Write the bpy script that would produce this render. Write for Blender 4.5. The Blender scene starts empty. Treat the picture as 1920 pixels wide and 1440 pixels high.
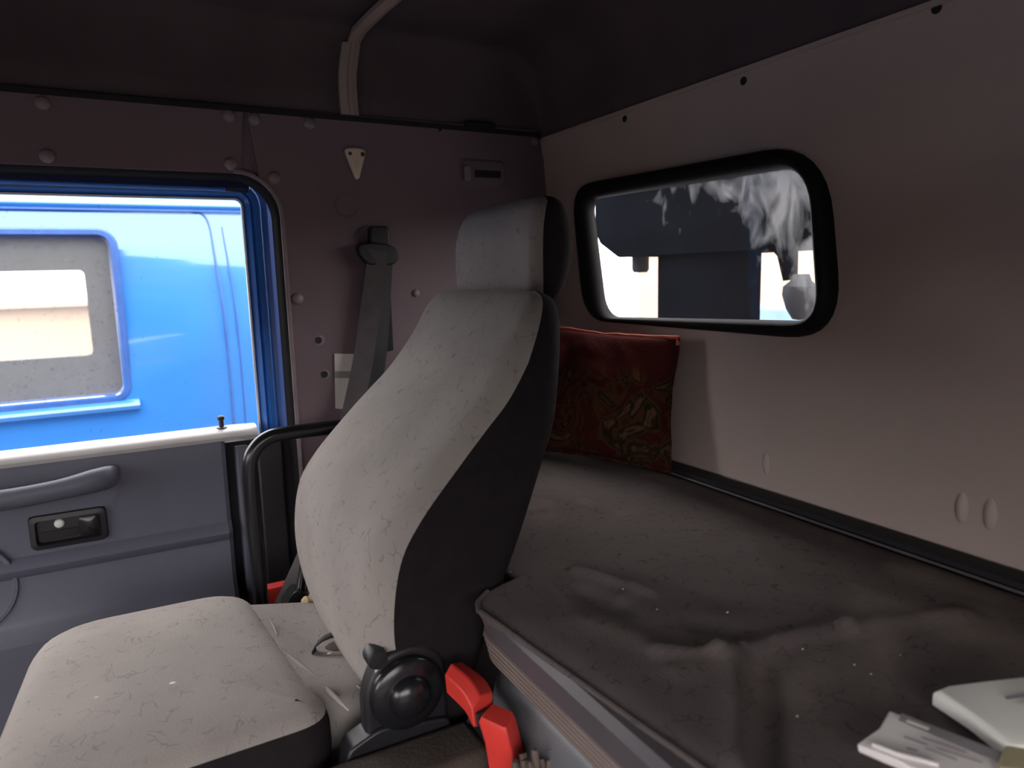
import bpy, bmesh, math, random
from mathutils import Vector, noise
sc = bpy.context.scene
COL = sc.collection
R = math.radians
random.seed(7)
ZO = 1.1            # height of the eye above the cab floor; all literal z below are relative to the eye

# ------------------------------------------------------------------ camera, sky, exposure
f_px = 1327.0
def nrm(v): return v.normalized()
AX = nrm(Vector((3450-960, -(450-720), f_px)))
AY = Vector((233-960, -(535-720), f_px)); AY = nrm(AY - AX*AY.dot(AX))
AZ = AX.cross(AY)
if AZ[1] < 0: AZ = -AZ
cr = Vector((AX[0], AY[0], AZ[0])); cu = Vector((AX[1], AY[1], AZ[1])); cf = Vector((AX[2], AY[2], AZ[2]))
from mathutils import Matrix
cam_d = bpy.data.cameras.new('camera'); cam = bpy.data.objects.new('camera', cam_d); COL.objects.link(cam)
m = Matrix((cr, cu, -cf)).transposed().to_4x4(); m.translation = Vector((0, 0, ZO)); cam.matrix_world = m
cam_d.sensor_fit = 'HORIZONTAL'; cam_d.sensor_width = 36; cam_d.lens = 36*f_px/1920; cam_d.clip_start = 0.02
cam_d.dof.use_dof = True; cam_d.dof.focus_distance = 1.15; cam_d.dof.aperture_fstop = 4.5
sc.camera = cam

def ray(px, py):
    x, y, z = px-960, -(py-720), f_px
    return cr*x + cu*y + cf*z
def on_y(px, py, d): r = ray(px, py); return r*(d/r.y)
def on_x(px, py, d): r = ray(px, py); return r*(d/r.x)
def on_z(px, py, d): r = ray(px, py); return r*(d/r.z)

w = bpy.data.worlds.new('sky'); sc.world = w; w.use_nodes = True
nt = w.node_tree; nt.nodes.clear()
o_ = nt.nodes.new('ShaderNodeOutputWorld'); bg = nt.nodes.new('ShaderNodeBackground')
tc = nt.nodes.new('ShaderNodeTexCoord'); sp = nt.nodes.new('ShaderNodeSeparateXYZ'); rp = nt.nodes.new('ShaderNodeValToRGB')
nt.links.new(tc.outputs['Generated'], sp.inputs[0]); nt.links.new(sp.outputs['Z'], rp.inputs[0])
rp.color_ramp.elements[0].position = 0.0; rp.color_ramp.elements[0].color = (0.93, 0.88, 0.86, 1)
rp.color_ramp.elements[1].position = 0.9; rp.color_ramp.elements[1].color = (1.0, 0.95, 0.93, 1)
nt.links.new(rp.outputs[0], bg.inputs[0]); bg.inputs[1].default_value = 8.5
nt.links.new(bg.outputs[0], o_.inputs[0])
sc.view_settings.view_transform = 'Standard'; sc.view_settings.look = 'None'
sc.view_settings.gamma = 1; sc.view_settings.use_curve_mapping = False
sc.view_settings.exposure = 0.0
sc.cycles.max_bounces = 10; sc.cycles.diffuse_bounces = 6; sc.cycles.transparent_max_bounces = 12

# ------------------------------------------------------------------ materials
def lin(c):
    return tuple(((v/255)/12.92 if v/255 <= .04045 else ((v/255+.055)/1.055)**2.4) for v in c)
def mat(name, col, rough=.7, metal=0, spec=.5, noise_s=0, noise_a=.15, bump=0, bump_s=200, coat=0, aniso=None):
    m = bpy.data.materials.new(name); m.use_nodes = True
    n = m.node_tree; b = n.nodes['Principled BSDF']
    b.inputs['Base Color'].default_value = (*col, 1); b.inputs['Roughness'].default_value = rough
    b.inputs['Metallic'].default_value = metal; b.inputs['Specular IOR Level'].default_value = spec
    b.inputs['Coat Weight'].default_value = coat; b.inputs['Coat Roughness'].default_value = .06
    t = n.nodes.new('ShaderNodeTexCoord')
    if noise_s:
        ns = n.nodes.new('ShaderNodeTexNoise'); ns.inputs['Scale'].default_value = noise_s; ns.inputs['Detail'].default_value = 5
        n.links.new(t.outputs['Object'], ns.inputs['Vector'])
        mr = n.nodes.new('ShaderNodeMapRange'); mr.inputs['From Min'].default_value = .3; mr.inputs['From Max'].default_value = .7
        mr.inputs['To Min'].default_value = 1-noise_a; mr.inputs['To Max'].default_value = 1+noise_a
        n.links.new(ns.outputs['Fac'], mr.inputs['Value'])
        hm = n.nodes.new('ShaderNodeVectorMath'); hm.operation = 'SCALE'; hm.inputs[0].default_value = col
        n.links.new(mr.outputs[0], hm.inputs['Scale']); n.links.new(hm.outputs[0], b.inputs['Base Color'])
    if bump:
        nb = n.nodes.new('ShaderNodeTexNoise'); nb.inputs['Scale'].default_value = bump_s; nb.inputs['Detail'].default_value = 3
        n.links.new(t.outputs['Object'], nb.inputs['Vector'])
        bp = n.nodes.new('ShaderNodeBump'); bp.inputs['Strength'].default_value = bump; bp.inputs['Distance'].default_value = .002
        n.links.new(nb.outputs['Fac'], bp.inputs['Height']); n.links.new(bp.outputs[0], b.inputs['Normal'])
    return m

def fabric(name, col, mark, strength=.55, scale=16, stain=None, seed=0.0):
    """woven cloth printed with short dark squiggles; optional beige soiling with a shape of its own"""
    m = mat(name, col, .92, spec=.15, noise_s=9, noise_a=.09, bump=.35, bump_s=420)
    n = m.node_tree; b = n.nodes['Principled BSDF']; L = n.links.new
    base = b.inputs['Base Color'].links[0].from_socket
    t = n.nodes.new('ShaderNodeTexCoord')
    mp = n.nodes.new('ShaderNodeMapping'); mp.inputs['Location'].default_value = (seed, seed*.7, seed*1.3)
    L(t.outputs['Object'], mp.inputs[0])
    dn = n.nodes.new('ShaderNodeTexNoise'); dn.inputs['Scale'].default_value = 26; dn.inputs['Detail'].default_value = 1
    L(mp.outputs[0], dn.inputs['Vector'])
    sc_ = n.nodes.new('ShaderNodeVectorMath'); sc_.operation = 'MULTIPLY_ADD'
    sc_.inputs[1].default_value = (.045,)*3; L(dn.outputs['Color'], sc_.inputs[0]); L(mp.outputs[0], sc_.inputs[2])
    v = n.nodes.new('ShaderNodeTexVoronoi'); v.feature = 'DISTANCE_TO_EDGE'; v.inputs['Scale'].default_value = scale*2.0
    L(sc_.outputs[0], v.inputs['Vector'])
    line = n.nodes.new('ShaderNodeMapRange'); line.inputs['From Min'].default_value = .012; line.inputs['From Max'].default_value = .045
    line.inputs['To Min'].default_value = 1; line.inputs['To Max'].default_value = 0; L(v.outputs['Distance'], line.inputs['Value'])
    mk = n.nodes.new('ShaderNodeTexNoise'); mk.inputs['Scale'].default_value = 62; mk.inputs['Detail'].default_value = 0
    L(mp.outputs[0], mk.inputs['Vector'])
    mm = n.nodes.new('ShaderNodeMapRange'); mm.inputs['From Min'].default_value = .55; mm.inputs['From Max'].default_value = .63
    L(mk.outputs['Fac'], mm.inputs['Value'])
    mu = n.nodes.new('ShaderNodeMath'); mu.operation = 'MULTIPLY'; L(line.outputs[0], mu.inputs[0]); L(mm.outputs[0], mu.inputs[1])
    mu2 = n.nodes.new('ShaderNodeMath'); mu2.operation = 'MULTIPLY'; mu2.inputs[1].default_value = strength; L(mu.outputs[0], mu2.inputs[0])
    mix = n.nodes.new('ShaderNodeMix'); mix.data_type = 'RGBA'; L(mu2.outputs[0], mix.inputs['Factor'])
    L(base, mix.inputs['A']); mix.inputs['B'].default_value = (*mark, 1)
    out = mix.outputs['Result']
    if stain:
        sn = n.nodes.new('ShaderNodeTexNoise'); sn.inputs['Scale'].default_value = 5.5; sn.inputs['Detail'].default_value = 6
        sn.inputs['Distortion'].default_value = .8; L(mp.outputs[0], sn.inputs['Vector'])
        sm = n.nodes.new('ShaderNodeMapRange'); sm.inputs['From Min'].default_value = .56; sm.inputs['From Max'].default_value = .74
        sm.inputs['To Max'].default_value = .5; L(sn.outputs['Fac'], sm.inputs['Value'])
        mx = n.nodes.new('ShaderNodeMix'); mx.data_type = 'RGBA'; L(sm.outputs[0], mx.inputs['Factor'])
        L(out, mx.inputs['A']); mx.inputs['B'].default_value = (*stain, 1); out = mx.outputs['Result']
    L(out, b.inputs['Base Color'])
    return m

def glass(name, dirt=0, dirt_col=(.6, .62, .66), mist=0):
    m = bpy.data.materials.new(name); m.use_nodes = True; n = m.node_tree; n.nodes.clear(); L = n.links.new
    out = n.nodes.new('ShaderNodeOutputMaterial'); tr = n.nodes.new('ShaderNodeBsdfTransparent'); gl = n.nodes.new('ShaderNodeBsdfGlossy')
    tr.inputs[0].default_value = (.93, .95, .95, 1); gl.inputs['Roughness'].default_value = .02; gl.inputs['Color'].default_value = (.6, .6, .6, 1)
    mx = n.nodes.new('ShaderNodeMixShader'); mx.inputs[0].default_value = .018; L(tr.outputs[0], mx.inputs[1]); L(gl.outputs[0], mx.inputs[2])
    last = mx.outputs[0]
    if mist:
        df = n.nodes.new('ShaderNodeBsdfDiffuse'); df.inputs[0].default_value = (.8, .8, .8, 1)
        m1 = n.nodes.new('ShaderNodeMixShader'); m1.inputs[0].default_value = mist; L(last, m1.inputs[1]); L(df.outputs[0], m1.inputs[2]); last = m1.outputs[0]
    if dirt:
        # condensation and grime film: light seen through it scatters
        t = n.nodes.new('ShaderNodeTexCoord')
        tl = n.nodes.new('ShaderNodeBsdfTranslucent'); tl.inputs[0].default_value = (*dirt_col, 1)
        ns = n.nodes.new('ShaderNodeTexNoise'); ns.inputs['Scale'].default_value = 17; ns.inputs['Detail'].default_value = 6; ns.inputs['Distortion'].default_value = .6
        mp = n.nodes.new('ShaderNodeMapping'); mp.inputs['Scale'].default_value = (1, 1.3, .85)
        L(t.outputs['Object'], mp.inputs[0]); L(mp.outputs[0], ns.inputs['Vector'])
        g = n.nodes.new('ShaderNodeSeparateXYZ'); L(t.outputs['Object'], g.inputs[0])
        # film is heavier towards the upper near corner of the pane (object y falls, z rises)
        a = n.nodes.new('ShaderNodeMath'); a.operation = 'MULTIPLY_ADD'; a.inputs[1].default_value = -1.1; a.inputs[2].default_value = 0.0; L(g.outputs['Y'], a.inputs[0])
        c = n.nodes.new('ShaderNodeMath'); c.operation = 'MULTIPLY_ADD'; c.inputs[1].default_value = 1.9; L(g.outputs['Z'], c.inputs[0]); L(a.outputs[0], c.inputs[2])
        d = n.nodes.new('ShaderNodeMath'); d.operation = 'ADD'; L(c.outputs[0], d.inputs[0]); L(ns.outputs['Fac'], d.inputs[1])
        r = n.nodes.new('ShaderNodeMapRange'); r.inputs['From Min'].default_value = .68; r.inputs['From Max'].default_value = .92
        r.inputs['To Min'].default_value = .004; r.inputs['To Max'].default_value = dirt; L(d.outputs[0], r.inputs['Value'])
        m2 = n.nodes.new('ShaderNodeMixShader'); L(r.outputs[0], m2.inputs[0]); L(last, m2.inputs[1]); L(tl.outputs[0], m2.inputs[2]); last = m2.outputs[0]
    L(last, out.inputs[0])
    return m

MT = dict(
 fab=fabric('seat_cloth', (.29, .262, .25), (.09, .08, .08), .38, 22),
 fab_dark=mat('seat_side_cloth', (.016, .013, .015), .9, spec=.1, noise_s=60, bump=.3),
 bunk=fabric('mattress_cloth', (.108, .088, .088), (.033, .027, .029), .6, 22, stain=(.24, .20, .175), seed=3.1),
 black=mat('black_plastic', (.012, .011, .014), .45, noise_s=30),
 black_gl=mat('black_gloss_paint', (.010, .010, .012), .25, noise_s=30, noise_a=.1),
 rubber=mat('black_rubber', (.008, .007, .008), .65, spec=.2, noise_s=40),
 navy=mat('navy_painted_frame', (.010, .018, .07), .3, coat=.4, noise_s=12),
 bluef=mat('blue_painted_metal', (.03, .17, .62), .35, coat=.5, noise_s=8, noise_a=.06),
 plate=mat('mauve_grey_panel', (.15, .106, .122), .65, spec=.3, noise_s=5, noise_a=.07, bump=.15, bump_s=90),
 cap=mat('mauve_grey_cap', (.20, .155, .165), .5, noise_s=30),
 rear=mat('taupe_panel', (.40, .325, .30), .68, spec=.3, noise_s=3.2, noise_a=.06, bump=.2, bump_s=120),
 ceil=mat('dark_headliner', (.082, .062, .067), .95, spec=.1, noise_s=7, noise_a=.12, bump=.4, bump_s=260),
 strip=mat('taupe_trim_strip', (.27, .21, .19), .6, noise_s=12, noise_a=.1),
 door=mat('slate_door_trim', (.090, .090, .122), .42, spec=.4, noise_s=6, noise_a=.06, bump=.2, bump_s=700),
 ledge=mat('grey_door_ledge', (.36, .34, .345), .28, spec=.6, noise_s=10, noise_a=.06, bump=.1, bump_s=700),
 gap=mat('dark_gap', (.008, .007, .011), .8, noise_s=20),
 chrome=mat('metal_screw', (.55, .54, .53), .35, metal=1, noise_s=50),
 knob=mat('white_worn_button', (.6, .6, .6), .4, noise_s=80),
 web=mat('grey_belt_webbing', (.075, .062, .068), .75, noise_s=30, bump=.4, bump_s=500),
 sticker=mat('cream_label', (.52, .48, .46), .5, noise_s=20, noise_a=.04),
 sticker2=mat('label_stripe', (.22, .20, .18), .5, noise_s=20),
 cream=mat('cream_plastic', (.62, .52, .40), .45, noise_s=20, noise_a=.06),
 red=mat('red_plastic', (.66, .045, .035), .42, spec=.45, noise_s=30, noise_a=.06),
 bpanel=mat('blue_grey_panel', (.13, .135, .15), .38, spec=.5, noise_s=4, noise_a=.06),
 btrim=mat('grey_ribbed_trim', (.085, .074, .084), .42, noise_s=14, noise_a=.06),
 foam=mat('yellowed_foam', (.42, .32, .20), .95, noise_s=60, noise_a=.35),
 brown=mat('dusty_brown_frame', (.045, .033, .027), .85, noise_s=18, noise_a=.35, bump=.5),
 rag=mat('brown_rag', (.12, .09, .08), .95, noise_s=50, noise_a=.5, bump=.8),
 paper=mat('white_paper', (.86, .82, .81), .6, noise_s=10, noise_a=.04),
 paper2=mat('ivory_card', (.82, .82, .77), .6, noise_s=10, noise_a=.04),
 print_=mat('grey_print', (.30, .28, .29), .6, noise_s=30),
 yel=mat('yellowed_paper', (.50, .42, .26), .7, noise_s=14),
 lint=mat('white_lint', (.7, .68, .62), .8, noise_s=40),
 floor=mat('rubber_floor', (.03, .028, .03), .8, noise_s=12, bump=.5),
 truck=mat('sky_blue_truck_paint', (.035, .185, .52), .22, spec=.5, coat=1.0, noise_s=2, noise_a=.05),
 truck_in=mat('grey_truck_lining', (.17, .15, .15), .8, noise_s=4, noise_a=.35),
 truck_rub=mat('worn_window_rubber', (.03, .09, .30), .5, noise_s=20),
 asphalt=mat('wet_asphalt', (.10, .10, .105), .45, noise_s=3, noise_a=.3),
 sand=mat('sandy_render', (.48, .34, .24), .9, noise_s=.5, noise_a=.1, bump=.3, bump_s=6),
 steel=mat('dark_blue_grey_steel', (.004, .0046, .0068), .8, spec=.0, noise_s=5, noise_a=.25),
 lampg=mat('grey_plastic_lamp', (.035, .037, .043), .6, spec=.2, noise_s=10),
 vanb=mat('pale_blue_panel', (.15, .25, .40), .5, noise_s=2),
 drop=glass('rain_water'),
 glass=glass('clear_glass'),
 glass_m=glass('misted_glass', mist=.16),
 glass_d=glass('dirty_glass', .15),
)

# pillow tapestry
def tapestry():
    m = mat('rust_tapestry', (.10, .02, .012), .95, spec=.1, bump=.6, bump_s=160)
    n = m.node_tree; b = n.nodes['Principled BSDF']; L = n.links.new
    t = n.nodes.new('ShaderNodeTexCoord'); ns = n.nodes.new('ShaderNodeTexNoise')
    ns.inputs['Scale'].default_value = 15; ns.inputs['Detail'].default_value = 4; ns.inputs['Distortion'].default_value = 1.6
    L(t.outputs['Object'], ns.inputs['Vector'])
    r = n.nodes.new('ShaderNodeValToRGB'); cr_ = r.color_ramp; cr_.interpolation = 'EASE'
    cols = [(.0, (.012, .004, .004)), (.42, (.035, .007, .005)), (.52, (.05, .02, .009)), (.57, (.012, .009, .006)), (.66, (.085, .045, .024)), (.74, (.04, .009, .006))]
    cr_.elements[0].position = cols[0][0]; cr_.elements[0].color = (*cols[0][1], 1)
    cr_.elements[1].position = cols[-1][0]; cr_.elements[1].color = (*cols[-1][1], 1)
    for p, c in cols[1:-1]:
        e = cr_.elements.new(p); e.color = (*c, 1)
    L(ns.outputs['Fac'], r.inputs[0])
    s = n.nodes.new('ShaderNodeSeparateXYZ'); L(t.outputs['Object'], s.inputs[0])
    mr = n.nodes.new('ShaderNodeMapRange'); mr.inputs['From Min'].default_value = .17; mr.inputs['From Max'].default_value = .2
    L(s.outputs['Z'], mr.inputs['Value'])
    mx = n.nodes.new('ShaderNodeMix'); mx.data_type = 'RGBA'; L(mr.outputs[0], mx.inputs['Factor']); L(r.outputs[0], mx.inputs['A'])
    mx.inputs['B'].default_value = (.045, .008, .007, 1); L(mx.outputs['Result'], b.inputs['Base Color'])
    return m
MT['pillow'] = tapestry(); MT['piping'] = mat('lit_red_piping', (.34, .07, .042), .8, noise_s=20)  # brighter piping colour for the lit top edge

# ------------------------------------------------------------------ mesh tools
class MB:
    def __init__(s): s.v = []; s.f = []
    def add(s, vs, fs):
        k = len(s.v); s.v += [Vector(p) for p in vs]; s.f += [tuple(i+k for i in q) for q in fs]; return s
    def box(s, a, b):
        (x0, y0, z0), (x1, y1, z1) = a, b
        return s.add([(x0,y0,z0),(x1,y0,z0),(x1,y1,z0),(x0,y1,z0),(x0,y0,z1),(x1,y0,z1),(x1,y1,z1),(x0,y1,z1)],
                     [(3,2,1,0),(4,5,6,7),(0,1,5,4),(1,2,6,5),(2,3,7,6),(3,0,4,7)])
    def loft(s, loops, cap0=True, cap1=True, closed=True):
        n = len(loops[0]); k = len(s.v)
        for l in loops: s.v += [Vector(p) for p in l]
        m = n if closed else n-1
        for i in range(len(loops)-1):
            for j in range(m):
                a = k+i*n+j; b = k+i*n+(j+1) % n; s.f.append((a, b, b+n, a+n))
        if cap0: s.f.append(tuple(k+j for j in reversed(range(n))))
        if cap1: s.f.append(tuple(k+(len(loops)-1)*n+j for j in range(n)))
        return s
    def tube(s, path, r, n=12, caps=True):
        path = [Vector(p) for p in path]; loops = []; up = None
        for i, p in enumerate(path):
            t = (path[min(i+1, len(path)-1)]-path[max(i-1, 0)]).normalized()
            if up is None: up = t.orthogonal().normalized()
            up = (up - t*up.dot(t)).normalized(); sd = t.cross(up)
            rr = r[i] if isinstance(r, (list, tuple)) else r
            loops.append([p+up*math.cos(a)*rr+sd*math.sin(a)*rr for a in [2*math.pi*j/n for j in range(n)]])
        return s.loft(loops, caps, caps)
    def strap(s, path, wdir, width, th=.0015):
        """flat webbing: rectangular section, width along wdir"""
        path = [Vector(p) for p in path]; loops = []
        for i, p in enumerate(path):
            t = (path[min(i+1, len(path)-1)]-path[max(i-1, 0)]).normalized()
            wd = Vector(wdir(i) if callable(wdir) else wdir); wd = (wd-t*wd.dot(t)).normalized(); nn = t.cross(wd)
            ww = width[i] if isinstance(width, (list, tuple)) else width
            loops.append([p+wd*ww/2+nn*th, p-wd*ww/2+nn*th, p-wd*ww/2-nn*th, p+wd*ww/2-nn*th])
        return s.loft(loops)
    def sweep(s, path, nvec, prof, closed=True):
        """profile (side, out) swept along a planar path"""
        path = [Vector(p) for p in path]; nvec = Vector(nvec).normalized(); loops = []; N = len(path)
        for i, p in enumerate(path):
            a = path[(i-1) % N] if closed else path[max(i-1, 0)]; b = path[(i+1) % N] if closed else path[min(i+1, N-1)]
            t = (b-a).normalized(); sd = t.cross(nvec).normalized()
            loops.append([p+sd*u+nvec*v for u, v in prof])
        if closed: loops.append(loops[0])
        return s.loft(loops, not closed, not closed)
    def lathe(s, c, axis, prof, n=28):
        c = Vector(c); ax = Vector(axis).normalized(); u = ax.orthogonal().normalized(); v = ax.cross(u); loops = []
        for r, h in prof:
            loops.append([c+ax*h+u*math.cos(a)*r+v*math.sin(a)*r for a in [2*math.pi*j/n for j in range(n)]])
        return s.loft(loops)
    def ball(s, c, r, n=8):
        c = Vector(c); rr = Vector(r) if not isinstance(r, (int, float)) else Vector((r,)*3)
        loops = []
        for i in range(n+1):
            ph = -math.pi/2 + math.pi*(i+.001 if i == 0 else i-.001 if i == n else i)/n
            loops.append([c+Vector((rr.x*math.cos(ph)*math.cos(a), rr.y*math.cos(ph)*math.sin(a), rr.z*math.sin(ph))) for a in [2*math.pi*j/(n+4) for j in range(n+4)]])
        return s.loft(loops)

def build(name, mb, m, parent=None, smooth=True, bevel=0, faces=None, subd=0, loc=None, angle=40, solid=0):
    """links ONE mesh object; vertices are in cab coordinates (eye at the origin)"""
    if parent is not None: base = WL[parent.name]
    elif loc is not None: base = Vector(loc)
    else:
        n = len(mb.v); base = Vector((sum(p.x for p in mb.v)/n, sum(p.y for p in mb.v)/n, min(p.z for p in mb.v)))
    fs = mb.f if faces is None else faces
    used = sorted({i for q in fs for i in q}); mp = {i: k for k, i in enumerate(used)}
    me = bpy.data.meshes.new(name)
    me.from_pydata([tuple(mb.v[i]-base) for i in used], [], [tuple(mp[i] for i in q) for q in fs])
    bm = bmesh.new(); bm.from_mesh(me); bmesh.ops.remove_doubles(bm, verts=bm.verts, dist=1e-6)
    if faces is None: bmesh.ops.recalc_face_normals(bm, faces=bm.faces)
    bm.to_mesh(me); bm.free()
    me.materials.append(MT[m] if isinstance(m, str) else m)
    if smooth:
        me.polygons.foreach_set('use_smooth', [True]*len(me.polygons)); me.set_sharp_from_angle(angle=R(angle))
    o = bpy.data.objects.new(name, me); COL.objects.link(o)
    if parent is not None:
        o.parent = parent; o.location = (0, 0, 0)
        WL[o.name] = base
    else:
        o.location = base+Vector((0, 0, ZO)); WL[o.name] = base
    if solid:
        q = o.modifiers.new('solid', 'SOLIDIFY'); q.thickness = solid; q.offset = -1
    if bevel:
        q = o.modifiers.new('bevel', 'BEVEL'); q.width = bevel; q.segments = 3; q.limit_method = 'ANGLE'; q.angle_limit = R(35)
    if subd:
        q = o.modifiers.new('subd', 'SUBSURF'); q.levels = subd; q.render_levels = subd
    return o
WL = {}
def thing(name, loc, label, cat, group=None):
    o = bpy.data.objects.new(name, None); o.empty_display_size = .05; COL.objects.link(o)
    o.location = Vector(loc)+Vector((0, 0, ZO)); WL[o.name] = Vector(loc); tag(o, label, cat, group); return o
def tag(o, label, cat, group=None):
    o['label'] = label; o['category'] = cat
    if group: o['group'] = group
    return o
def struct(o, label=None, cat=None):
    o['kind'] = 'structure'
    if label: o['label'] = label
    if cat: o['category'] = cat
    return o

def rrect(x0, x1, y0, y1, r, n=6):
    """rounded rectangle, r = one radius or four (x1y1, x0y1, x0y0, x1y0), counter-clockwise"""
    rs = r if isinstance(r, (list, tuple)) else (r,)*4; out = []
    for (cx, cy, a0), q in zip(((x1, y1, 0), (x0, y1, 90), (x0, y0, 180), (x1, y0, 270)), rs):
        sx = -1 if cx == x1 else 1; sy = -1 if cy == y1 else 1
        for k in range(n+1):
            a = R(a0+90*k/n); out.append((cx+sx*q+q*math.cos(a), cy+sy*q+q*math.sin(a)))
    return out
def rpoly(pts, r, n=6):
    """round the corners of any polygon"""
    out = []; N = len(pts)
    for i in range(N):
        p = Vector(pts[i]); a = Vector(pts[i-1])-p; b = Vector(pts[(i+1) % N])-p
        rr = r[i] if isinstance(r, (list, tuple)) else r
        rr = min(rr, a.length*.49, b.length*.49); p0 = p+a.normalized()*rr; p2 = p+b.normalized()*rr
        for k in range(n+1):
            t = k/n; out.append(tuple(p0*(1-t)**2+p*2*t*(1-t)+p2*t*t))
    return out
def catmull(pts, n):
    out = []; N = len(pts)
    for i in range(N-1):
        p0 = pts[max(i-1, 0)]; p1 = pts[i]; p2 = pts[i+1]; p3 = pts[min(i+2, N-1)]
        for k in range(n):
            t = k/n; out.append(tuple(.5*((2*b)+(-a+c)*t+(2*a-5*b+4*c-d)*t*t+(-a+3*b-3*c+d)*t**3) for a, b, c, d in zip(p0, p1, p2, p3)))
    out.append(tuple(pts[-1])); return out

def plate(outer, holes, to3, th):
    """flat panel with openings; to3(u, v, depth) maps to the cab"""
    bm = bmesh.new(); edges = []
    for loop in [outer]+holes:
        vs = [bm.verts.new((u, v, 0)) for u, v in loop]
        edges += [bm.edges.new((vs[i], vs[(i+1) % len(vs)])) for i in range(len(vs))]
    bmesh.ops.triangle_fill(bm, use_beauty=True, use_dissolve=False, edges=edges)
    bm.verts.index_update(); mb = MB(); n = len(bm.verts)
    P = [(v.co.x, v.co.y) for v in bm.verts]; F = [tuple(v.index for v in q.verts) for q in bm.faces]
    mb.v = [Vector(to3(u, v, 0)) for u, v in P]+[Vector(to3(u, v, th)) for u, v in P]
    mb.f = F+[tuple(i+n for i in reversed(q)) for q in F]; k = 0
    for loop in [outer]+holes:
        N = len(loop)
        for i in range(N):
            a = k+i; b = k+(i+1) % N; mb.f.append((a, b, b+n, a+n))
        k += N
    bm.free(); return mb

# ------------------------------------------------------------------ the cab shell
FL, CE = -1.1, .50
XF, XR, YN, YD = -1.05, .903, -.62, 1.50
KT = .08
def wx(z): return XR+(.312-z)*KT                      # rear wall leans back slightly towards the bunk
def on_rear(px, py):
    r = ray(px, py); t = (XR+.312*KT)/(r.x+KT*r.z); return r*t
mb = MB().box((XF-.05, YN-.05, FL-.05), (1.05, YD+.12, FL)); struct(build('floor', mb, 'floor', smooth=False), 'dark rubber cab floor', 'floor')

# headliner: upright lip, tight fold, flat top
def gg(d, r, p=3.2):
    d = min(max(d, 0), r)/r; return (1-(1-d)**p)**(1/p)
def edge_pts(lo, hi, r, both=True, n=14):
    s = [r*(k/n)**2 for k in range(n+1)]
    mid = [lo+r+(hi-lo-2*r)*k/10 for k in range(1, 10)]
    return [lo+q for q in s]+mid+[hi-q for q in reversed(s)]
xs = edge_pts(XF, .905, .14); ys = edge_pts(YN, 1.503, .10)
def zc(x, y):
    rim = .325-.008*(y-1.5) if False else .318+.012*max(0, min(1, (.9-x)/1.0))
    g = gg(.905-x, .14, 2.6)*gg(x-XF, .14)*gg(1.503-y, .07)*gg(y-YN, .07)
    return rim+(CE-rim)*g
grid = [[(x, y, zc(x, y)) for x in xs] for y in ys]
mb = MB().loft(grid, False, False, closed=False)
o = build('ceiling', mb, 'ceil', solid=.0); struct(o, 'dark fabric headliner', 'ceiling')
q = o.modifiers.new('solid', 'SOLIDIFY'); q.thickness = .02; q.offset = 1 if o.data.polygons[len(o.data.polygons)//2].normal.z > 0 else -1
# roof skin closes the cab against the sky
mb = MB().box((XF-.06, YN-.06, CE+.03), (1.05, YD+.14, CE+.06)); struct(build('trim_1', mb, 'navy', smooth=False), 'cab roof skin', 'roof')

# rear wall
def rw(y, z, d): return (wx(z)+d, y, z)
gq = [on_rear(*p) for p in ((1109, 374), (1527, 309), (1546, 602), (1137, 594))]
gl_corner = [(p.y, p.z) for p in gq]
oq = [on_rear(*p) for p in ((1080, 348), (1552, 262), (1582, 640), (1102, 600))]
out_corner = [(p.y, p.z) for p in oq]
inner = rpoly(gl_corner, [.035, .06, .05, .05], 8); outerl = rpoly(out_corner, [.075, .11, .10, .09], 8)
mid_hole = [(a[0]*.12+b[0]*.88, a[1]*.12+b[1]*.88) for a, b in zip(inner, outerl)]
mb = plate([(YN, FL), (YD+.02, FL), (YD+.02, .317), (YN, .317)], [mid_hole], rw, .03)
wb = build('wall_back', mb, 'rear', smooth=False); struct(wb, 'taupe rear cab wall panel', 'wall')
for px, py in ((1757, 16), (1395, 152), (1172, 223)):
    p = on_rear(px, py); build('screw_hole', MB().lathe((p.x-.001, p.y, p.z), (-1, 0, 0), [(.0065, 0), (.0065, .0006), (.004, .0006)], 14), 'gap', wb)
for px, py, s in ((1437, 868, 1.0), (1804, 950, 1.1), (1857, 962, 1.1)):
    p = on_rear(px, py)
    mb = MB(); loops = []
    for d, k in ((0, 1), (.003, .8), (.005, .45), (.0055, .1)):
        loops.append([(p.x-d, p.y+.008*s*k*math.cos(a), p.z+.021*s*k*math.sin(a)) for a in [2*math.pi*j/16 for j in range(16)]])
    build('panel_dimple', mb.loft(loops), 'rear', wb)
# edge strip of the wall panel along the top
mb = MB().sweep([(wx(.31)-.001, y, .314) for y in (YN+.05, .4, 1.49)], (-1, 0, 0), [(-.004, 0), (-.003, .003), (.004, .003), (.005, 0)], closed=False)
build('panel_edge', mb, 'rear', wb)

# rear window: thick rubber seal and dirty pane
w2 = struct(thing('window_2', (wx(.03)+.02, 1.0, .03), 'rounded rear window in thick black rubber seal', 'window'))
def lerp2(a, b, t): return (a[0]*(1-t)+b[0]*t, a[1]*(1-t)+b[1]*t)
loops = []
for t, d in ((1, .0), (1.0, -.008), (.9, -.017), (.7, -.023), (.5, -.025), (.3, -.024), (.12, -.020), (.02, -.012), (.0, -.004), (.0, .002), (.05, .006)):
    loops.append([rw(*lerp2(a, b, t), d) for a, b in zip(inner, outerl)])
build('window_seal', MB().loft(loops, False, False), 'rubber', w2)
mb = MB(); gl2 = [lerp2(a, b, .1) for a, b in zip(inner, outerl)]
mb.add([rw(*p, .001) for p in gl2], [tuple(range(len(gl2)))]); build('pane', mb, 'glass_d', w2, smooth=False)

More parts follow.
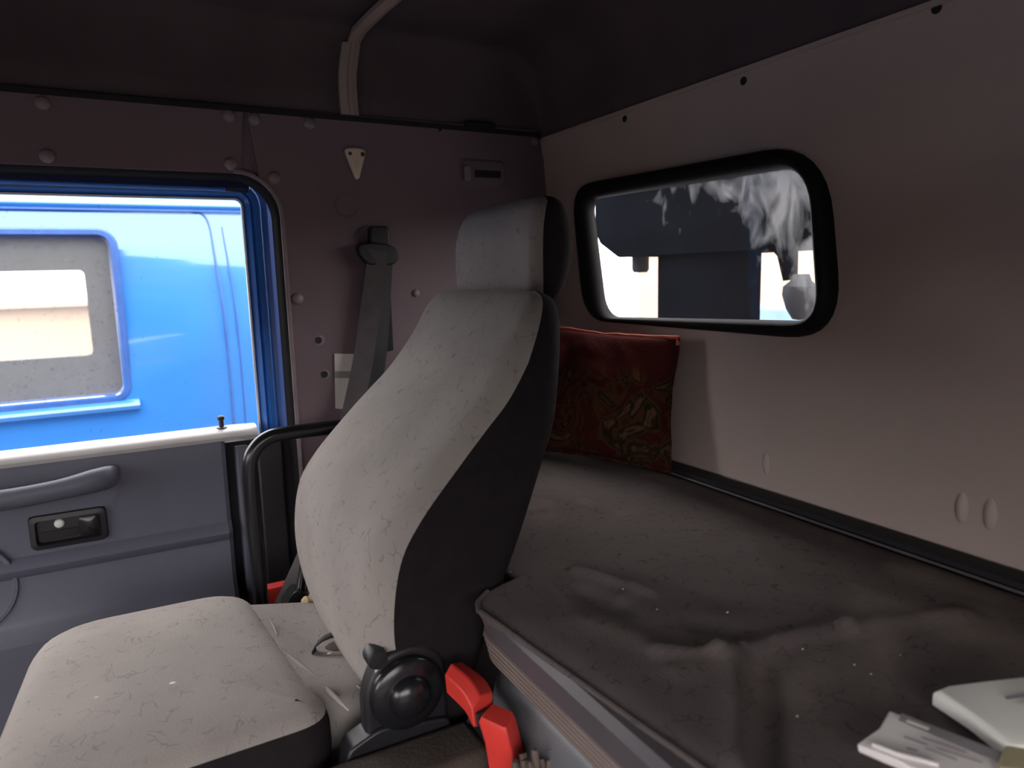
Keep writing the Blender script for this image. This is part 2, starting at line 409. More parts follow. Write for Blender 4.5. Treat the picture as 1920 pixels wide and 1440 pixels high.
# far side wall (door side)
def sw(x, z, d): return (x, YD+d, z)
SEAM = on_y(463, 260, YD).x
def op(x0, x1, z0, z1, r, n=8): return rrect(x0, x1, z0, z1, r, n)
DO = (-.95, .288, -.97, .209)                    # door opening
hole = op(*DO, (.085, .05, .03, .03))
mb = plate([(XF-.02, FL), (.99, FL), (.99, CE+.03), (XF-.02, CE+.03)], [hole], lambda x, z, d: sw(x, z, d+.004), .03)
wl = build('wall_left', mb, 'plate', smooth=False); struct(wl, 'mauve grey side wall around the cab door', 'wall')
# two riveted cover plates proud of it
top = .335
pl1 = [(XF, .212), (SEAM-.0025, .212), (SEAM-.0025, top), (XF, top)]
arc = [p for p in hole[:9]]                       # top right corner of the opening
pl1 = [(XF, .209), (.203, .209)]+[p for p in reversed(arc) if p[0] < SEAM-.003]+[(SEAM-.003, top), (XF, top)]
build('cover_plate', plate(pl1, [], lambda x, z, d: sw(x, z, d-.003), .007), 'plate', wl, smooth=False)
rarc = [p for p in arc if p[0] > SEAM+.003]
pl2 = [(.291, -.300), (.93, -.300), (.93, -.1), (.928, .19), (.915, .25), (.893, .30), (.886, top), (SEAM+.003, top)]+[(p[0]+.003, p[1]+.003) for p in reversed(rarc)]
build('cover_plate', plate(pl2, [], lambda x, z, d: sw(x, z, d-.004), .008), 'plate', wl, smooth=False)
# lighter folded lip along the opening
lip = [(.291, -.98), (.291, -.6), (.291, -.3), (.291, .0)]+[(p[0]+.003, p[1]+.003) for p in arc]
mb = MB().sweep([sw(x, z, -.004) for x, z in lip], (0, -1, 0), [(-.003, -.004), (-.003, .003), (.0, .004), (.004, .003), (.005, 0)], closed=False)
build('folded_lip', mb, 'cap', wl)
mb = MB().sweep([sw(x, -.303, -.004) for x in (.292, .5, .93)], (0, -1, 0), [(-.003, 0), (-.003, .004), (.003, .004), (.004, 0)], closed=False)
build('folded_lip', mb, 'plate', wl)
# dark strip standing in for the shadow along the headliner joint
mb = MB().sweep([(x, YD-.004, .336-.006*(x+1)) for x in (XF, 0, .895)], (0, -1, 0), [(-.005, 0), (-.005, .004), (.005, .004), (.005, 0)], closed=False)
build('joint_shadow', mb, 'gap', wl)
for px, py in ((80, 193), (88, 292), (430, 217), (433, 307), (477, 223), (515, 333), (581, 231), (1003, 265), (558, 560), (780, 550)):
    p = on_y(px, py, YD-.006); s = .0125 if px < 780 else .009
    build('screw_cap', MB().lathe((p.x, YD-.003, p.z), (0, -1, 0), [(s, 0), (s*.98, .002), (s*.8, .005), (s*.45, .0068), (s*.05, .0075)], 18), 'cap', wl)
for px, py, r in ((597, 638, .010), (608, 702, .010), (825, 243, .006)):
    p = on_y(px, py, YD-.004)
    build('screw_hole', MB().lathe((p.x, YD-.0042, p.z), (0, -1, 0), [(r*.75, 0), (r*.75, .0004), (r*.1, .0004)], 18), 'gap', wl)
    build('hole_rim', MB().lathe((p.x+.003, YD-.0038, p.z), (0, -1, 0), [(r, 0), (r, .0003), (r*.1, .0003)], 18), 'cap', wl)
for px, py, r in ((651, 386, .026), (690, 448, .028)):
    p = on_y(px, py, YD-.004)
    build('blanking_cap', MB().lathe((p.x, YD-.004, p.z), (0, -1, 0), [(r, 0), (r*.97, .0025), (r*.86, .0022), (r*.8, .0005), (r*.1, .0005)], 28), 'plate', wl)
# recessed coat hook
a = on_y(868, 322, YD); b = on_y(938, 322, YD)
mb = MB().loft([[ (x, YD-d, z) for x, z in rrect(a.x-.012, b.x+.012, a.z-.034, a.z+.030, .014, 4)] for d in (.003,)]+
               [[ (x, YD-.009, z) for x, z in rrect(a.x-.006, b.x+.006, a.z-.027, a.z+.023, .012, 4)]])
build('hook_surround', mb, 'plate', wl, bevel=.001)
build('hook_slot', MB().box((a.x+.025, YD-.0105, a.z-.012), (b.x-.004, YD-.008, a.z+.004)), 'gap', wl, bevel=.001)
build('hook_tongue', MB().loft([[(x, YD-d, z) for x, z in rrect(a.x-.004, a.x+.014, a.z-.022, a.z+.012, .006, 4)] for d in (.008, .016)]), 'cap', wl, bevel=.002)
# plain dark patch below the headliner corner
p = on_y(905, 238, YD-.006); build('dark_patch', MB().box((p.x-.045, YD-.012, p.z-.008), (p.x+.03, YD-.003, p.z+.009)), 'gap', wl, bevel=.002)
# height adjuster channel for the belt
a = on_y(722, 480, YD-.01); b = on_y(722, 658, YD-.01)
build('adjuster_channel', MB().box((b.x-.021, YD-.014, b.z), (b.x+.019, YD-.003, a.z+.02)), 'gap', wl, bevel=.003)

# unseen near side wall and front; guessed openings, sized to shape the light
mb = plate([(XF-.02, FL), (.99, FL), (.99, CE+.03), (XF-.02, CE+.03)], [rrect(-.92, .26, -.98, .12, .06)], lambda x, z, d: (x, YN-d, z), .04)
wr = build('wall_right', mb, 'plate', smooth=False); struct(wr, 'side wall with the open driver doorway', 'wall')
mb = plate([(YN-.05, FL), (YD+.03, FL), (YD+.03, CE+.03), (YN-.05, CE+.03)], [rrect(YN+.06, YD-.07, -.42, .05, .1)], lambda y, z, d: (XF-d, y, z), .04)
wf = build('wall_front', mb, 'plate', smooth=False); struct(wf, 'front wall with the windscreen opening', 'wall')
o = build('window_3', MB().add([(XF-.02, YN+.05, -.37), (XF-.02, YD-.06, -.37), (XF-.02, YD-.06, .37), (XF-.02, YN+.05, .37)], [(0, 1, 2, 3)]), 'glass', smooth=False); struct(o, 'windscreen', 'window')

# unseen overhead shelf above the windscreen, added to darken the upper cab
mb = MB().loft([[(x, y, z) for x, z in ((XF+.01, .07), (-.74, .06), (-.68, .10), (-.66, .47), (XF+.01, .47))] for y in (YN+.02, YD-.02)])
struct(build('trim_2', mb, 'ceil', bevel=.01), 'unseen overhead shelf added to darken the upper cab', 'shelf')
# ceiling trim strip
def strip_path(pts): return pts
sp_lo = [on_y(656, 216, 1.492), on_y(653, 190, 1.489), on_y(651, 140, 1.486), on_y(658, 82, 1.480)]
cx = sp_lo[0].x
st = thing('ceiling_trim_strip', (cx, 1.48, .33), 'taupe trim strip rising from the side wall and running along the headliner', 'trim')
wid = .019
def vprof(w_): return [(-w_, -.004), (-w_, .006), (-w_*.2, .011), (0, .007), (w_*.3, .009), (w_, .004), (w_, -.004)]
mb = MB(); loops = []
lo = catmull([tuple(p) for p in sp_lo], 4)
for p in lo:
    loops.append([(p[0]+u, p[1]-v, p[2]) for u, v in vprof(.0185)])
mb.loft(loops); build('lower_strip', mb, 'strip', st, angle=25)
q0 = Vector(lo[-1]); loops = []
up = [(q0.x+.004, q0.y-.004, .470), (q0.x+.006, 1.44, .484), (q0.x+.012, 1.35, .488), (q0.x+.03, 1.1, .492), (q0.x+.05, .6, .493), (q0.x+.06, 0, .493), (q0.x+.06, -.5, .493)]
for i, p in enumerate(up):
    loops.append([(p[0]+u, p[1], p[2]-v*.9) if i else (p[0]+u*.9, p[1]-v, p[2]-v*.3) for u, v in vprof(.014)])
build('upper_strip', MB().loft(loops), 'strip', st, angle=25)

# ------------------------------------------------------------------ the door
dr = struct(thing('door_1', (-.3, YD+.03, -.9), 'slate grey cab door with blue window frame', 'door'))
G = 1.055                                     # the glass and frame sit deeper than the wall plane
def dd(px, py, y): p = on_y(px, py, y); return (p.x, p.z)
yg = 1.56
gi = [dd(455, 376, yg), dd(481, 812, yg)]
gx1 = (gi[0][0]+gi[1][0])/2; gz1 = gi[0][1]; gz0 = gi[1][1]-.03
glass_loop = rrect(-.78, gx1, gz0, gz1, (.012, .05, .03, .012), 6)
outer_loop = rrect(-.93, .318, -.97, .232, (.085, .06, .03, .03), 6)
mb = MB()
def ringm(a, ya, b, yb):
    return MB().loft([[(p[0], ya, p[1]) for p in a], [(p[0], yb, p[1]) for p in b]], False, False)
def off(loop, o_):                             # grow a rounded rectangle loop
    cx_ = sum(p[0] for p in loop)/len(loop); N = len(loop); out = []
    for i in range(N):
        a = Vector(loop[i-1]); b = Vector(loop[(i+1) % N]); t = (b-a).normalized(); out.append((loop[i][0]+t.y*o_, loop[i][1]-t.x*o_))
    return out
g1 = off(glass_loop, .003); g2 = off(glass_loop, .018); g3 = off(glass_loop, .030); g4 = off(glass_loop, .040)
def ydep(l, y): return [(p[0], y, p[1]) for p in l]
build('window_gasket', MB().loft([ydep(glass_loop, 1.562), ydep(glass_loop, 1.552), ydep(g1, 1.549), ydep(g1, 1.556)], False, False), 'ledge', dr)  # pale colour paints the highlight along the glass edge
build('window_frame', MB().loft([ydep(g1, 1.556), ydep(off(glass_loop, .010), 1.547), ydep(off(glass_loop, .016), 1.543), ydep(off(glass_loop, .021), 1.553), ydep(g3, 1.556), ydep(off(glass_loop, .05), 1.552), ydep(off(glass_loop, .062), 1.560), ydep(off(glass_loop, .08), 1.575)], False, False), 'bluef', dr)
build('frame_rib', MB().loft([ydep(off(glass_loop, .019), 1.549), ydep(off(glass_loop, .024), 1.541), ydep(off(glass_loop, .034), 1.541), ydep(off(glass_loop, .040), 1.552)], False, False), 'bluef', dr)
sl = [p for p in hole]
seal = []
for t, d in ((.004, .0), (-.004, .004), (-.010, .014), (-.012, .026), (-.006, .036), (.004, .045)):
    seal.append([(p[0], YD+d, p[1]) for p in off(hole, t)])
build('door_seal', MB().loft(seal, False, False), 'rubber', dr)
# dark navy header above the glass
hz0, hz1 = dd(200, 355, 1.535)[1], dd(200, 318, 1.535)[1]
build('frame_header', MB().box((-.9, 1.532, gz1+.013), (gx1+.018, 1.553, gz1+.08)), 'navy', dr, bevel=.008)
build('frame_header_bead', MB().tube([(-.8, 1.534, gz1+.020), (-.2, 1.534, gz1+.020), (gx1-.03, 1.534, gz1+.018)], .004, 8), 'bluef', dr)
build('door_skin', MB().box((-.94, 1.562, -.98), (.31, 1.585, gz0+.02)), 'bluef', dr, smooth=False)
o = build('window_1', MB().add([(p[0], 1.561, p[1]) for p in g1], [tuple(range(len(g1)))]), 'glass', smooth=False); struct(o, 'door side window with rain on it', 'window')
# rain drops on the outside of the pane
mb = MB()
for k in range(240):
    x = random.uniform(-.36, .05) if k < 200 else random.uniform(-.36, gx1-.01); z = random.uniform(gz0+.05, gz1-.01)
    if k < 200 and random.random() < (x+.36)*1.3: continue
    r = random.uniform(.0012, .0030); mb.ball((x, 1.5625, z), (r, .0012, r*random.uniform(.9, 1.4)), 4)
o = build('rain_drops', mb, 'drop', dr); o['kind'] = 'stuff'; o['label'] = 'rain drops on the outside of the door glass'

# trim card with swaged lower part, profile in (y, z) extruded along x
def card(x):
    return [(1.552, -.300), (1.540, -.296), (1.512, -.300), (1.503, -.308), (1.500, -.330), (1.502, -.36), (1.506, -.44), (1.506, -.483), (1.494, -.492), (1.488, -.502), (1.492, -.512), (1.500, -.520), (1.502, -.60), (1.496, -.615), (1.480, -.640), (1.478, -.93), (1.552, -.93)]
xL, xRt = -.90, .148
mb = MB().loft([[(x, y, z) for y, z in card(x)] for x in (xL, -.6, -.3, 0, .1, xRt-.008)]+[[(xRt, y+(.008 if y < 1.55 else 0), z) for y, z in card(0)]])
build('trim_card', mb, 'door', dr, angle=25)
# bright ledge under the glass, reaching a bit further back than the card
lp = [(1.556, -.303), (1.551, -.292), (1.535, -.2905), (1.512, -.2945), (1.501, -.300), (1.497, -.307), (1.4985, -.314), (1.515, -.318)]
mb = MB().loft([[(x, y, z) for y, z in lp] for x in (xL, .0, .17)]+[[(.215, y+.012, z-.004) for y, z in lp]])
build('window_ledge', mb, 'ledge', dr)
build('edge_post', MB().box((.166, 1.512, -.93), (.196, 1.545, -.332)), 'door', dr, bevel=.006)
build('edge_groove', MB().box((.146, 1.530, -.93), (.30, 1.56, -.325)), 'gap', dr, bevel=.002)
build('hinge_panel', MB().box((.208, 1.518, -.93), (.262, 1.548, -.315)), 'black', dr, bevel=.006)
# lock pin
p = on_y(417, 815, 1.528)
build('lock_pin', MB().lathe((p.x, 1.528, -.293), (0, 0, 1), [(.011, 0), (.0105, .002), (.005, .004), (.0048, .016), (.0068, .018), (.0068, .024), (.005, .0255)], 14), 'black', dr)
# pull handle: thick rounded bar melting into the card
def tb(path, rad, n=14, sy=1.0, sz=1.0):
    loops = []
    for (x, y, z), r in zip(path, rad):
        loops.append([(x, y+sy*r*math.cos(a), z+sz*r*math.sin(a)) for a in [2*math.pi*j/n for j in range(n)]])
    return MB().loft(loops)
pth = catmull([(-.62, 1.50, -.335), (-.585, 1.47, -.345), (-.50, 1.462, -.352), (-.35, 1.462, -.360), (-.22, 1.462, -.362), (-.14, 1.464, -.358), (-.085, 1.468, -.352), (-.055, 1.478, -.350), (-.042, 1.500, -.350)], 5)
rd = catmull([(.02,), (.02,), (.018,), (.018,), (.018,), (.018,), (.021,), (.020,), (.012,)], 5)
build('pull_handle', tb(pth, [r[0] for r in rd], 16, .75, 1.05), 'door', dr, angle=60)
build('handle_recess', MB().loft([[(x, 1.5035-d, z) for x, z in rrect(-.60, -.045, -.41, -.325, .03, 5)] for d in (0, .002)]), 'door', dr)
# latch: black recessed surround, lever and screw
a = on_y(52, 992, YD); b = on_y(203, 985, YD); cx0, cx1 = a.x, b.x; zz = (a.z+b.z)/2
lt = [rrect(cx0, cx1, zz-.036, zz+.032, .010, 4), rrect(cx0+.003, cx1-.003, zz-.033, zz+.029, .009, 4), rrect(cx0+.011, cx1-.011, zz-.025, zz+.021, .006, 4), rrect(cx0+.014, cx1-.014, zz-.022, zz+.018, .006, 4)]
lat = build('latch', MB().loft([[(x, y, z) for x, z in l] for l, y in zip(lt, (1.507, 1.495, 1.493, 1.503))], True, True), 'black', dr)
build('latch_lever', MB().loft([[(x, y, z) for x, z in rrect(cx0+.078, cx1-.016, zz-.020, zz+.016, .006, 4)] for y in (1.504, 1.495)]+[[(x, 1.492, z) for x, z in rrect(cx0+.09, cx1-.024, zz-.012, zz+.008, .004, 4)]]), 'black_gl', lat)
build('latch_lever', MB().loft([[(x, y, z) for x, z in rrect(cx0+.016, cx0+.080, zz-.018, zz-.002, .006, 4)] for y in (1.504, 1.496)]), 'black_gl', lat)
p = on_y(111, 982, 1.5); build('latch_screw', MB().lathe((p.x, 1.5035, p.z), (0, -1, 0), [(.0085, 0), (.008, .004), (.006, .006), (.001, .0065)], 16), 'knob', lat)['label'] = 'pale worn round screw head'
# round speaker rim low on the card
p = on_y(-80, 1110, 1.50)
build('speaker_rim', MB().sweep([(p.x+.085*math.cos(t), 1.500, p.z+.085*math.sin(t)) for t in [2*math.pi*k/40 for k in range(40)]], (0, -1, 0), [(-.005, 0), (-.003, .004), (.003, .004), (.005, 0)]), 'door', dr)

# ------------------------------------------------------------------ wall pieces that are things of their own
p = on_y(667, 305, YD-.008); c = p
tri = rpoly([(c.x-.024, c.z+.027), (c.x+.0, c.z+.031), (c.x+.024, c.z+.027), (c.x+.005, c.z-.033), (c.x-.003, c.z-.033)], [.010, .01, .010, .006, .006], 4)
tg = thing('wall_hook', (c.x, YD-.004, c.z-.033), 'small cream triangular plastic wall hook with two dark screw holes', 'hook')
tri_s = [(c.x+(x-c.x)*.86, c.z+(z-c.z)*.88) for x, z in tri]
build('plate', MB().loft([[(x, YD-.004, z) for x, z in tri], [(x, YD-.010, z) for x, z in tri], [(x, YD-.013, z) for x, z in tri_s]]), 'cream', tg, bevel=.0008)
for s, r in ((-.012, .0038), (.0145, .0048)):
    build('screw', MB().lathe((c.x+s, YD-.0130, c.z+.017), (0, -1, 0), [(r, 0), (r*.9, .0010), (r*.1, .0010)], 12), 'brown', tg)
build('ridge', MB().tube([(c.x+.004, YD-.013, c.z+.008), (c.x+.003, YD-.015, c.z), (c.x+.002, YD-.0135, c.z-.012)], [.002, .003, .002], 8), 'cream', tg)

# seat belt
A = on_y(712, 470, 1.475)
sb = thing('seat_belt', (A.x, 1.475, A.z-.4), 'dark grey seat belt hanging from its black upper guide behind the seat', 'seat belt')
p = on_y(712, 440, 1.47)
mb = MB().loft([[(x, y, z) for x, z in rpoly([(p.x-.022, p.z-.03), (p.x+.024, p.z-.03), (p.x+.021, p.z+.018), (p.x-.019, p.z+.018)], .008, 4)] for y in (1.494, 1.470)])
build('anchor_cap', mb, 'black', sb, bevel=.004)
p = on_y(711, 470, 1.465); pts = [(p.x-.046, p.z+.012), (p.x-.02, p.z+.018), (p.x+.03, p.z+.012), (p.x+.046, p.z-.008), (p.x+.034, p.z-.030), (p.x-.026, p.z-.030), (p.x-.044, p.z-.006)]
mb = MB().loft([[(x, y, z) for x, z in rpoly(pts, .012, 4)] for y in (1.485, 1.462)])
build('belt_guide', mb, 'black', sb, bevel=.005)
bp = [on_y(710, 470, 1.458), on_y(703, 520, 1.466), on_y(692, 600, 1.467), on_y(680, 680, 1.466), on_y(662, 765, 1.455), on_y(640, 860, 1.43), on_y(608, 960, 1.38), on_y(574, 1050, 1.32), on_y(536, 1135, 1.27)]
path = catmull([tuple(q) for q in bp], 5)
build('webbing', MB().strap(path, (1, -.25, 0), .042, .0008), 'web', sb)
# loop of belt folded on itself beside it
bp = [on_y(722, 480, 1.476), on_y(718, 560, 1.476), on_y(712, 650, 1.472), on_y(700, 740, 1.465), on_y(690, 830, 1.44)]
build('webbing_return', MB().strap(catmull([tuple(q) for q in bp], 4), (1, 0, 0), .034, .0008), 'black', sb)
# sewn-on label
pts = [on_y(*q, 1.449) for q in ((627, 663), (656, 664), (650, 700), (637, 768), (629, 766))]
def lab(pp, name, m, par, d=.001):
    return build(name, MB().loft([[tuple(q) for q in pp], [(q.x, q.y+d, q.z) for q in pp]]), m, par, smooth=False)
pts = [on_y(*q, 1.4925) for q in ((627, 663), (668, 664), (656, 768), (629, 766))]
lab(pts, 'label_tag', 'sticker', sb)
lab([on_y(*q, 1.4915) for q in ((628, 696), (664, 696), (662, 709), (628, 709))], 'label_stripe', 'sticker2', sb, .0005)
# lower anchor
p = on_y(548, 1125, 1.27)
build('lower_anchor', MB().loft([[(x, y, z) for x, z in rpoly([(p.x-.035, p.z-.03), (p.x+.035, p.z-.03), (p.x+.028, p.z+.01), (p.x+.005, p.z+.028), (p.x-.012, p.z+.012)], .01, 4)] for y in (1.285, 1.245)]), 'black_gl', sb, bevel=.006)
build('anchor_bolt', MB().lathe((p.x+.012, 1.245, p.z-.003), (0, -1, 0), [(.010, 0), (.009, .005), (.002, .006)], 12), 'black_gl', sb)
build('anchor_arm', MB().tube([(p.x+.01, 1.26, p.z+.0), (p.x+.018, 1.27, p.z+.03), (p.x+.035, 1.29, p.z+.075)], .008, 10), 'black_gl', sb)

# grab rail
rl = catmull([(.170, 1.27, -.90), (.163, 1.27, -.62), (.160, 1.27, -.40), (.161, 1.27, -.325), (.170, 1.27, -.292), (.192, 1.27, -.272), (.225, 1.27, -.266), (.31, 1.27, -.266), (.50, 1.275, -.266), (.53, 1.30, -.266), (.53, 1.49, -.266)], 7)
gr = thing('grab_rail', (.17, 1.27, -1.1), 'bent black tubular grab rail between the door and the seat', 'rail')
build('rail_tube', MB().tube(rl, .0128, 16), 'black_gl', gr)
build('foot_tube', MB().tube([(.170, 1.27, -1.1), (.170, 1.27, -.89)], .016, 12), 'black', gr)

# ------------------------------------------------------------------ passenger seat
CY = 1.0
seat = thing('passenger_seat', (.12, CY, FL), 'grey patterned truck seat with black sides and a tall reclined backrest', 'seat')
def padded(stations, rf, rb, crown, name_front, name_side, parent, n=7, mf='fab', cy=CY):
    """stations (fx, fz, bx, bz, halfwidth): rounded slab, cloth face on the front, dark cloth on sides and back"""
    st_ = catmull(stations, 6); loops = []
    for fx, fz, bx, bz, hw in st_:
        D = Vector((bx-fx, 0, bz-fz)); dep = D.length; D.normalize()
        a = min(rf, hw*.6, dep*.45); b = min(rb, hw*.6, dep*.45); L_ = []
        K = 8
        for k in range(K+1):                              # front face from far to near
            u = (1-2*k/K)*(hw-a); L_.append((u, -crown*(1-(u/max(hw-a, .01))**2)))
        for k in range(1, n+1):
            t = R(90*k/n); L_.append((-(hw-a)-a*math.sin(t), a-a*math.cos(t)))
        for k in range(n+1):
            t = R(90*k/n); L_.append((-(hw-b)-b*math.cos(t), dep-b+b*math.sin(t)))
        for k in range(n+1):
            t = R(90*k/n); L_.append(((hw-b)+b*math.sin(t), dep-b+b*math.cos(t)))
        for k in range(n):
            t = R(90*k/n); L_.append(((hw-a)+a*math.cos(t), a-a*math.sin(t)))
        loops.append([(fx+D.x*v, cy+u, fz+D.z*v) for u, v in L_])
    mb = MB(); mb.loft(loops)
    N = len(loops[0]); K = 8; front = []; side = []
    for q in mb.f:
        if len(q) > 4: side.append(q); continue
        j = min(i % N for i in q) if not ({i % N for i in q} == {0, N-1}) else N-1
        (front if (j < K+n-1 or j >= N-n+1) else side).append(q)
    bm = bmesh.new(); vs = [bm.verts.new(v) for v in mb.v]
    fo = build(name_front, mb, mf, parent, faces=front, angle=80)
    so = build(name_side, mb, 'fab_dark', parent, faces=side, angle=80)
    bm.free(); return fo, so
BK = [(.300, -.625, .345, -.625, .17), (.262, -.60, .352, -.605, .20), (.240, -.555, .358, -.57, .217), (.222, -.50, .368, -.50, .224), (.214, -.42, .398, -.42, .225), (.226, -.34, .428, -.355, .225),
      (.256, -.29, .452, -.30, .223), (.312, -.23, .478, -.24, .219), (.352, -.19, .495, -.205, .214), (.392, -.15, .506, -.17, .208), (.436, -.092, .519, -.10, .198), (.462, -.05, .523, -.06, .19),
      (.480, -.030, .518, -.035, .175), (.492, -.022, .508, -.024, .15)]
padded(BK, .042, .03, .008, 'backrest', 'backrest_shell', seat)
HR = [(.537, -.040, .550, -.040, .10), (.520, -.036, .568, -.036, .125), (.512, -.015, .580, -.015, .140), (.511, .03, .590, .025, .142), (.514, .065, .590, .065, .140), (.524, .095, .583, .098, .132), (.540, .110, .570, .112, .115), (.552, .115, .560, .115, .09)]
padded(HR, .022, .03, .005, 'headrest', 'headrest_shell', seat, cy=1.02)
for s in (-.06, .06):
    build('headrest_post', MB().tube([(.548, 1.02+s, -.03), (.500, 1.02+s, -.06)], .007, 10), 'black_gl', seat)

# cushion pad: stacked outlines
def inset(loop, d):
    N = len(loop); out = []
    for i in range(N):
        a = Vector(loop[i-1]); b = Vector(loop[(i+1) % N]); t = (b-a)
        if t.length < 1e-9: out.append(loop[i]); continue
        t.normalize(); out.append((loop[i][0]-t.y*d, loop[i][1]+t.x*d))
    return out
def pad(outl, levels, dome, cx_, cy_, ndome=6):
    loops = [[(x, y, z) for x, y in inset(outl, d)] for z, d in levels]
    last = inset(outl, levels[-1][1]); z0 = levels[-1][0]
    for k in range(1, ndome+1):
        t = k/ndome*.97; loops.append([(cx_+(x-cx_)*(1-t), cy_+(y-cy_)*(1-t), z0+dome*(1-(1-t)**2)) for x, y in last])
    return MB().loft(loops, True, True), len(outl), len(levels)
ol = rpoly([(-.195, .775), (.178, .786), (.134, 1.218), (-.165, 1.228)], [.07, .05, .08, .10], 8)
mb, N, nl = pad(ol, [(-.625, .012), (-.60, .003), (-.56, .0), (-.535, .001), (-.520, .005), (-.510, .013), (-.504, .025), (-.501, .04)], .008, -.02, 1.0)
topf, sidef = [], []
for q in mb.f:
    if len(q) == 4:
        lv = min(i//N for i in q); ns = sum(mb.v[i].y for i in q)/4-1.0; nx = sum(mb.v[i].x for i in q)/4
        # sides (+-y) below the rolled edge are dark, front roll stays grey
        a, b = mb.v[q[0]], mb.v[q[1]]; t = b-a; sidey = abs(t.x) > abs(t.y)*.9
        (sidef if (lv < 4 and sidey) or (lv < 4 and nx > .12) else topf).append(q)
    else: (topf if mb.v[q[0]].z > -.52 else sidef).append(q)
build('seat_cushion', mb, 'fab', seat, faces=topf, angle=80)
build('cushion_side', mb, 'fab_dark', seat, faces=sidef, angle=80)
# lower rear tongue of the cushion cover that tucks under the backrest
ol = rpoly([(.115, .83), (.30, .855), (.30, 1.145), (.085, 1.165)], [.02, .03, .05, .03], 6)
mb, N, nl = pad(ol, [(-.62, .0), (-.56, .0), (-.540, .003), (-.531, .010), (-.527, .022)], .003, .19, 1.0)
for v in mb.v:
    if v.z > -.57: v.z += max(0, (.195+(1-v.y)*.11-v.x))*.30 - max(0, v.x-.2)*.05 + .0012*noise.noise(v*60)
build('cushion_tongue', mb, 'fab', seat, angle=80)
def tz(x, y=.95): return -.5245+max(0, .195+(1-y)*.11-x)*.30-max(0, x-.2)*.05
# stitched ridge where the pad meets the tongue
a = on_z(486, 1192, -.503); b = on_z(645, 1318, -.508)
ws = catmull([tuple(a), tuple(a.lerp(b, .35)+Vector((.004, 0, .001))), tuple(a.lerp(b, .7)+Vector((.003, 0, 0))), tuple(b)], 6)
ws = [Vector((p[0]+.006, p[1], tz(p[0]+.006, p[1])-.0036)) for p in ws]
build('seam_ridge', MB().tube(ws, [.0012+.0040*math.sin(math.pi*k/(len(ws)-1)) for k in range(len(ws))], 8), 'fab', seat, angle=80)
for q0, q1 in (((508, 1170), (520, 1195)), ((652, 1262), (686, 1284))):
    a = on_z(*q0, -.515); b = on_z(*q1, -.515); a.z = tz(a.x); b.z = tz(b.x); md = a.lerp(b, .5)
    build('cover_wrinkle', MB().tube([a-Vector((0, 0, .001)), md, b-Vector((0, 0, .001))], [.0008, .0016, .0008], 8), 'fab', seat, angle=80)
# torn hole with a grey tag poking out by the backrest
p = on_z(640, 1205, -.522)
mb = MB(); loops = []
for k in range(9):
    t = k/8*math.pi*1.25; loops.append([(p.x-.016+.030*math.cos(t)*.9+w_*.004, p.y+.004-.018*k/8+w_*.008, p.z+.004+.014*math.sin(t)) for w_ in (-1, 1)])
mb.loft(loops, False, False, closed=False); build('strap_loop', mb, 'gap', seat, solid=.0015)
mb = MB().loft([[(p.x+s*math.cos(a)*.022, p.y+s*math.sin(a)*.013, p.z-.002+.001*h) for a in [2*math.pi*j/14 for j in range(14)]] for s, h in ((1.1, 0), (1, 1), (.5, 1.5), (.05, 1.6))])
build('cover_tear', mb, 'brown', seat)
# yellowed foam showing at the far corner
p = on_z(583, 1128, -.53); mb = MB()
for k in range(6): mb.ball((p.x+random.uniform(-.010, .012), p.y+random.uniform(-.008, .012), p.z+random.uniform(-.004, .012)), random.uniform(.006, .010), 6)
for v in mb.v: v += Vector((.003*noise.noise(v*150), 0, .003*noise.noise(v*170+Vector((3, 0, 0)))))
build('exposed_foam', mb, 'foam', seat)
# recliner
h = on_y(765, 1300, .765)
build('recliner_cover', MB().loft([[(x, y, z) for x, z in rpoly([(h.x-.052, h.z-.075), (h.x+.055, h.z-.075), (h.x+.055, h.z+.03), (h.x+.02, h.z+.058), (h.x-.03, h.z+.052), (h.x-.052, h.z+.01)], .02, 5)] for y in (.80, .772)]), 'black', seat, bevel=.006)
rc = build('recliner_dial', MB().lathe((h.x, .774, h.z), (0, -1, 0), [(.046, 0), (.046, .010), (.043, .014), (.030, .015), (.0265, .016), (.025, .022), (.021, .027), (.010, .031), (.001, .032)], 36), 'black_gl', seat, angle=50)
p = on_y(711, 1240, .770)
build('bolt_boss', MB().lathe((p.x, .795, p.z), (0, -1, 0), [(.013, 0), (.013, .020), (.011, .024), (.001, .025)], 18), 'black', seat)
build('white_bushing', MB().lathe((p.x+.006, .785, p.z-.014), (0, -1, 0), [(.011, 0), (.011, .012), (.002, .013)], 14), 'sticker', seat)['label'] = 'pale bushing behind the dial'
# frame below
build('side_frame', MB().box((.13, .690, -.80), (.335, .765, -.556)), 'brown', seat, bevel=.012)
build('frame_bracket', MB().loft([[(x, y, z) for x, z in rpoly([(.16, -.66), (.32, -.66), (.31, -.55), (.22, -.535), (.18, -.55)], .01, 4)] for y in (.765, .80)]), 'black', seat, bevel=.003)
build('seat_base', MB().box((-.10, .82, -.98), (.26, 1.18, -.615)), 'black', seat, bevel=.02)
build('floor_plinth', MB().box((-.14, .80, -1.1), (.28, 1.20, -.97)), 'black', seat, bevel=.015)

